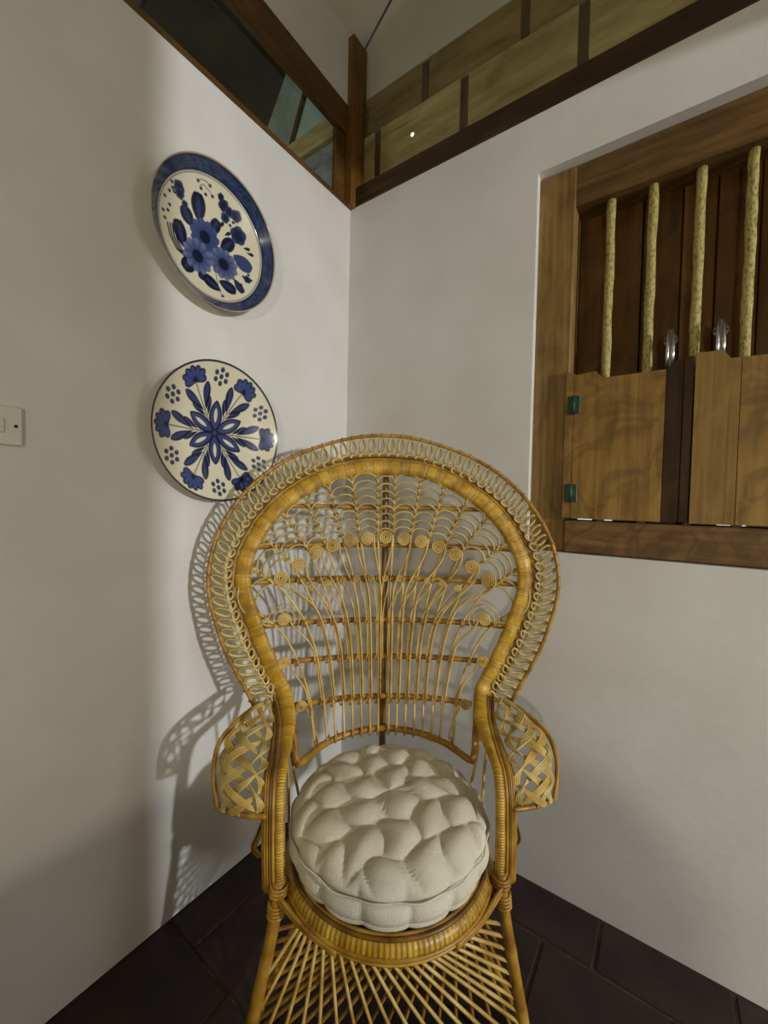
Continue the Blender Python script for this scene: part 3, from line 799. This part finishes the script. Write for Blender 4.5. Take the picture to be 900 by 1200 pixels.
# --- arms: a cane rim and woven straps over a curled surface
I_ = [(.322,.190,.652),(.303,.120,.630),(.293,.050,.620),(.287,-.020,.610),(.282,-.060,.575),(.278,-.078,.535)]
O_ = [(.360,.178,.655),(.398,.115,.645),(.424,.055,.624),(.421,.005,.596),(.411,-.018,.559),(.398,-.033,.520)]
def arm_pt(s, t, sg, off=0.0):
    k = s*5; i = min(int(k), 4); f = k-i
    def cr(P):
        a = np.array(P[max(i-1, 0)]); b = np.array(P[i]); c = np.array(P[i+1]); d = np.array(P[min(i+2, 5)])
        return .5*((2*b)+(c-a)*f+(2*a-5*b+4*c-d)*f*f+(3*b-a-3*c+d)*f**3)
    p = cr(I_)*(1-t)+cr(O_)*t
    nv = np.array((.25, -.45-.45*s, .95-.6*s)); nv /= np.linalg.norm(nv)
    p = p+nv*(.020*math.sin(PI*t)+off)
    return (sg*p[0], p[1], p[2])
for sg in (-1, 1):
    rim = [arm_pt(s, 1, sg) for s in np.linspace(0, 1, 30)]
    bt = [arm_pt(1, 1, sg), arm_pt(1, .9, sg, -.012), arm_pt(1, .6, sg, -.012), arm_pt(1, .3, sg, -.008), arm_pt(1, 0, sg)]
    a = MB(); a.tube(crv(rim+bt[1:], 60).tolist(), .0062, 8, rfn=lambda i: 1+.05*math.sin(i*2))
    arm = a.build('arm', M['pole'], chair, True)
    NSt = 5
    for q in range(NSt):
        ph = 2*PI*q/NSt
        mb = MB()
        for j in range(4):
            o = (j-1.5)*.019
            pts = []
            for s in np.linspace(.0, 1, 46):
                a_ = 2*PI*1.35*s+ph
                t = .46-.37*math.cos(a_)
                s2 = s + o*math.sin(a_)*1.0
                t2 = t + o*1.6*math.cos(a_)*(1 if True else 0)
                pts.append(arm_pt(min(1, max(0, s2)), min(1.0, max(0.0, t2)), sg, .0065*math.sin(2.5*a_+q*2.1)-.004))
            mb.tube(pts, .0024, 5)
        mb.build('strap', M['loop'] if q % 3 else M['cane'], arm, True)
    # back-side filling canes of the arm and the hanging loop below it
    lp = crv([(sg*.283,-.050,.512),(sg*.300,-.028,.46),(sg*.318,-.010,.41),(sg*.314,-.006,.390),(sg*.300,-.014,.388),(sg*.288,-.030,.41),(sg*.276,-.052,.47),(sg*.272,-.062,.51)], 40)
    MB().tube(lp.tolist(), .0042, 6).build('hanging_loop', M['pole'], arm, True)
    MB().tube([(p[0]*1.0+sg*.006, p[1]-.006, p[2]+.004) for p in lp.tolist()[2:-2]], .0032, 6).build('hanging_loop', M['dark'], arm, True)
    # inner side canes between armrest and seat
    for k, yv in enumerate((.06, .12)):
        c_ = crv([(sg*.262, yv, .606+.05*max(0, yv-.1)), (sg*(.254), yv+.006*k, .52), (sg*math.sqrt(.258**2-yv*yv), yv, .40)], 12)
        MB().tube(c_.tolist(), .0040, 6).build('side_cane', M['cane'], arm, True)
    c_ = crv([(sg*.276, .190, .640), (sg*.262, .150, .585), (sg*.244, .118, .528)], 12)
    MB().tube([(x-sg*.010, y-.012, z) for x, y, z in c_.tolist()], .0050, 6).build('side_cane', M['pole'], arm, True)

# --- seat: wrapped ring with edge canes, woven deck
NR = 420
seat = MB()
prof = [(.219,.402),(.222,.411),(.232,.412),(.241,.404),(.2455,.393),(.243,.386),(.230,.384),(.219,.390)]
vs_ = []; fs_ = []; m_ = len(prof)
for i in range(NR):
    t = 2*PI*i/NR; k = 1+.004*math.sin(i*2.1)+.002*math.sin(i*.9)
    for (r, z) in prof: vs_.append((r*k*math.cos(t), r*k*math.sin(t), z))
for i in range(NR):
    for j in range(m_): fs_.append((i*m_+j, ((i+1) % NR)*m_+j, ((i+1) % NR)*m_+(j+1) % m_, i*m_+(j+1) % m_))
seat.add(vs_, fs_)
seat = seat.build('seat', M['wrap'], chair, True)
wrap_tint(seat.data, NR, m_, 3, 2, .5)
def circ(r, z, n=96): return [(r*math.cos(t), r*math.sin(t), z) for t in np.linspace(0, 2*PI, n, endpoint=False)]
for (r, z, rc, mt) in ((.2235,.412,.0050,'pole'),(.2320,.4125,.0044,'dark'),(.2460,.3880,.0046,'pole'),(.2450,.3805,.0042,'band'),(.239,.3750,.0040,'dark')):
    MB().tube(circ(r, z), rc, 7, closed=True).build('edge_ring', M[mt], seat, True)
MB().lathe([(0, .396), (.10, .396), (.222, .398), (.222, .388), (0, .386)], 64).build('deck', M['pole'], seat)

# --- front legs, back legs, ties
for sg in (-1, 1):
    pts = crv([(sg*.243,-.108,.415),(sg*.252,-.110,.33),(sg*.285,-.108,.16),(sg*.318,-.104,0.0)], 18)
    leg = MB().tube(pts.tolist(), .0145, 10, rfn=lambda i: .86+.012*i+(.05 if i in (7, 13) else 0)).build('leg', M['pole'], chair, True)
    for z in (.345, .353, .361, .369, .392, .400, .408):
        c_ = Vector((sg*(.243+.09*(.41-z)), -.108, z))
        MB().tube([c_+Vector((.0172*math.cos(t), .0165*math.sin(t), 0)) for t in np.linspace(0, 2*PI, 14, endpoint=False)], .0036, 5, closed=True).build('leg_binding', M['pole'], leg, True)
    # short canes that tie post, ring and leg together
    for dz in (0, -.010):
        q = crv([(sg*.246, -.118, .398+dz), (sg*.222, -.136, .388+dz), (sg*.178, -.178, .384+dz*.6), (sg*.115, -.220, .3800+dz*.4)], 14)
        MB().tube(q.tolist(), .0046, 6).build('seat_brace', M['pole'], leg, True)
    pts = [(sg*.185,.175,.40),(sg*.20,.20,.25),(sg*.225,.225,0)]
    MB().tube(crv(pts, 12).tolist(), .013, 8).build('leg', M['pole'], chair, True)
# --- base: two crossing fans of sticks between the front legs, stretchers round the feet
def legx(z): return float(np.interp(z, [0, .16, .33, .415], [.318, .285, .252, .243]))
base = MB().tube([(-.316, -.104, .030), (0, -.112, .030), (.316, -.104, .030)], .010, 8).build('front_stretcher', M['pole'], chair, True)
for sg in (-1, 1):
    MB().tube([(sg*.313, -.104, .045), (sg*.222, .222, .045)], .009, 8).build('side_stretcher', M['pole'], base, True)
MB().tube([(-.222, .222, .06), (.222, .222, .06)], .009, 8).build('back_stretcher', M['pole'], base, True)
MB().tube([(-.245, -.095, .352), (0, -.098, .352), (.245, -.095, .352)], .008, 8).build('hub_bar', M['pole'], base, True)
for sg in (1, -1):
    ends = [(legx(z), z) for z in np.linspace(.30, .06, 9)] + [(x, .032) for x in np.linspace(.285, -.285, 14)] + [(-legx(z), z) for z in (.10, .19)]
    n = len(ends)
    for i, (x, z) in enumerate(ends):
        x0 = -.100 + .075*(1-2*i/(n-1)); yo = -.006 if sg > 0 else .004
        A = np.array((sg*x0, -.098+yo, .350)); B = np.array((sg*x, -.106+yo, z))
        MB().tube([tuple(A+(B-A)*t) for t in (0, .33, .66, 1)], .0040, 6).build('stick', M['cane'] if sg > 0 else M['pole'], base, True)

# ------------------------------------------------------------------ tufted seat cushion
def cushion():
    R, z0, z1 = .231, .399, .526
    zc = (z0+z1)/2; h = (z1-z0)/2
    nt_, npf = 300, 170
    rng = random.Random(3)
    jit = [(rng.uniform(-.014, .014), rng.uniform(-.014, .014)) for _ in range(400)]
    def tufts(x, y):
        """padded squares: 0 in the creases, 1 on the pads"""
        a = (x*.92+y*.39); b = (-x*.39+y*.92)
        a += .010*math.sin(b*31+1)+.006*math.sin(b*57+a*20); b += .010*math.sin(a*27+2)+.006*math.sin(a*49-b*23)
        pa, pb = .082, .076
        ka = math.floor(b/pb)
        a += (.5*pa if ka % 2 else 0)
        u = abs(math.sin(PI*a/pa)); v = abs(math.sin(PI*b/pb))
        return (u**.62)*(v**.62)
    V = []; F = []
    for j in range(npf+1):
        ph = -PI/2+PI*j/npf
        cr_ = abs(math.cos(ph))**.42; sz = math.copysign(abs(math.sin(ph))**.55, math.sin(ph))
        for i in range(nt_):
            t = 2*PI*i/nt_
            r = R*cr_; x, y = r*math.cos(t), r*math.sin(t); z = zc+h*sz
            up_ = max(0, min(1, (sz-.35)/.5)) if cr_ < .995 else max(0, min(1, (sz-.6)/.4))
            up_ = up_*up_*(3-2*up_)
            # side pads in two rows
            row = (z-z0)/(z1-z0)
            edge = .63; low = .27
            rv = math.sin(PI*row/low)**.5*.9 if 0 < row < low else 0 if row <= 0 else math.sin(PI*(row-low)/(edge-low))**.5 if row < edge else math.sin(PI*min(1, (row-edge)/(1.15-edge)))**.5
            sp_ = abs(math.sin(8.5*t+.4*math.sin(2*t)+(.0 if row < edge else .25)))**.5
            side = (sp_*.75+.25)*rv
            crown = .010*(1-(r/R)**2)
            tf = tufts(x, y)
            rr = r + (1-up_)*(.016*side-.006)*(1 if sz > -.8 else .3)
            rr = min(rr, .2145+max(0, (z-.419)/.012)*.03)
            zz_ = z + up_*(crown+.017*tf-.010) if sz > 0 else z
            k_ = rr/max(r, 1e-6)
            V.append((x*k_ if r > 1e-4 else 0, y*k_ if r > 1e-4 else 0, max(zz_, z0)))
    for j in range(npf):
        for i in range(nt_):
            i2 = (i+1) % nt_; F.append((j*nt_+i, j*nt_+i2, (j+1)*nt_+i2, (j+1)*nt_+i))
    me = bpy.data.meshes.new('cushion_body'); me.from_pydata(V, [], F); me.update(); me.materials.append(M['fabric'])
    me.polygons.foreach_set('use_smooth', [True]*len(me.polygons))
    t = empty('seat_cushion', (ccx, ccy, .399), CA)
    o = link('padding', me, t); o.location = (0, 0, -.399)
    pts = [((R+.004+.0025*math.sin(17*a))*math.cos(a), (R+.004+.0025*math.sin(17*a))*math.sin(a), .084+.002*math.sin(8.5*a)) for a in np.linspace(0, 2*PI, 140, endpoint=False)]
    MB().tube(pts, .0022, 6, closed=True).build('welt', M['fabric'], t, True)
    tag(t, 'round off-white tufted cotton cushion lying on the rattan seat', 'cushion')
cushion()
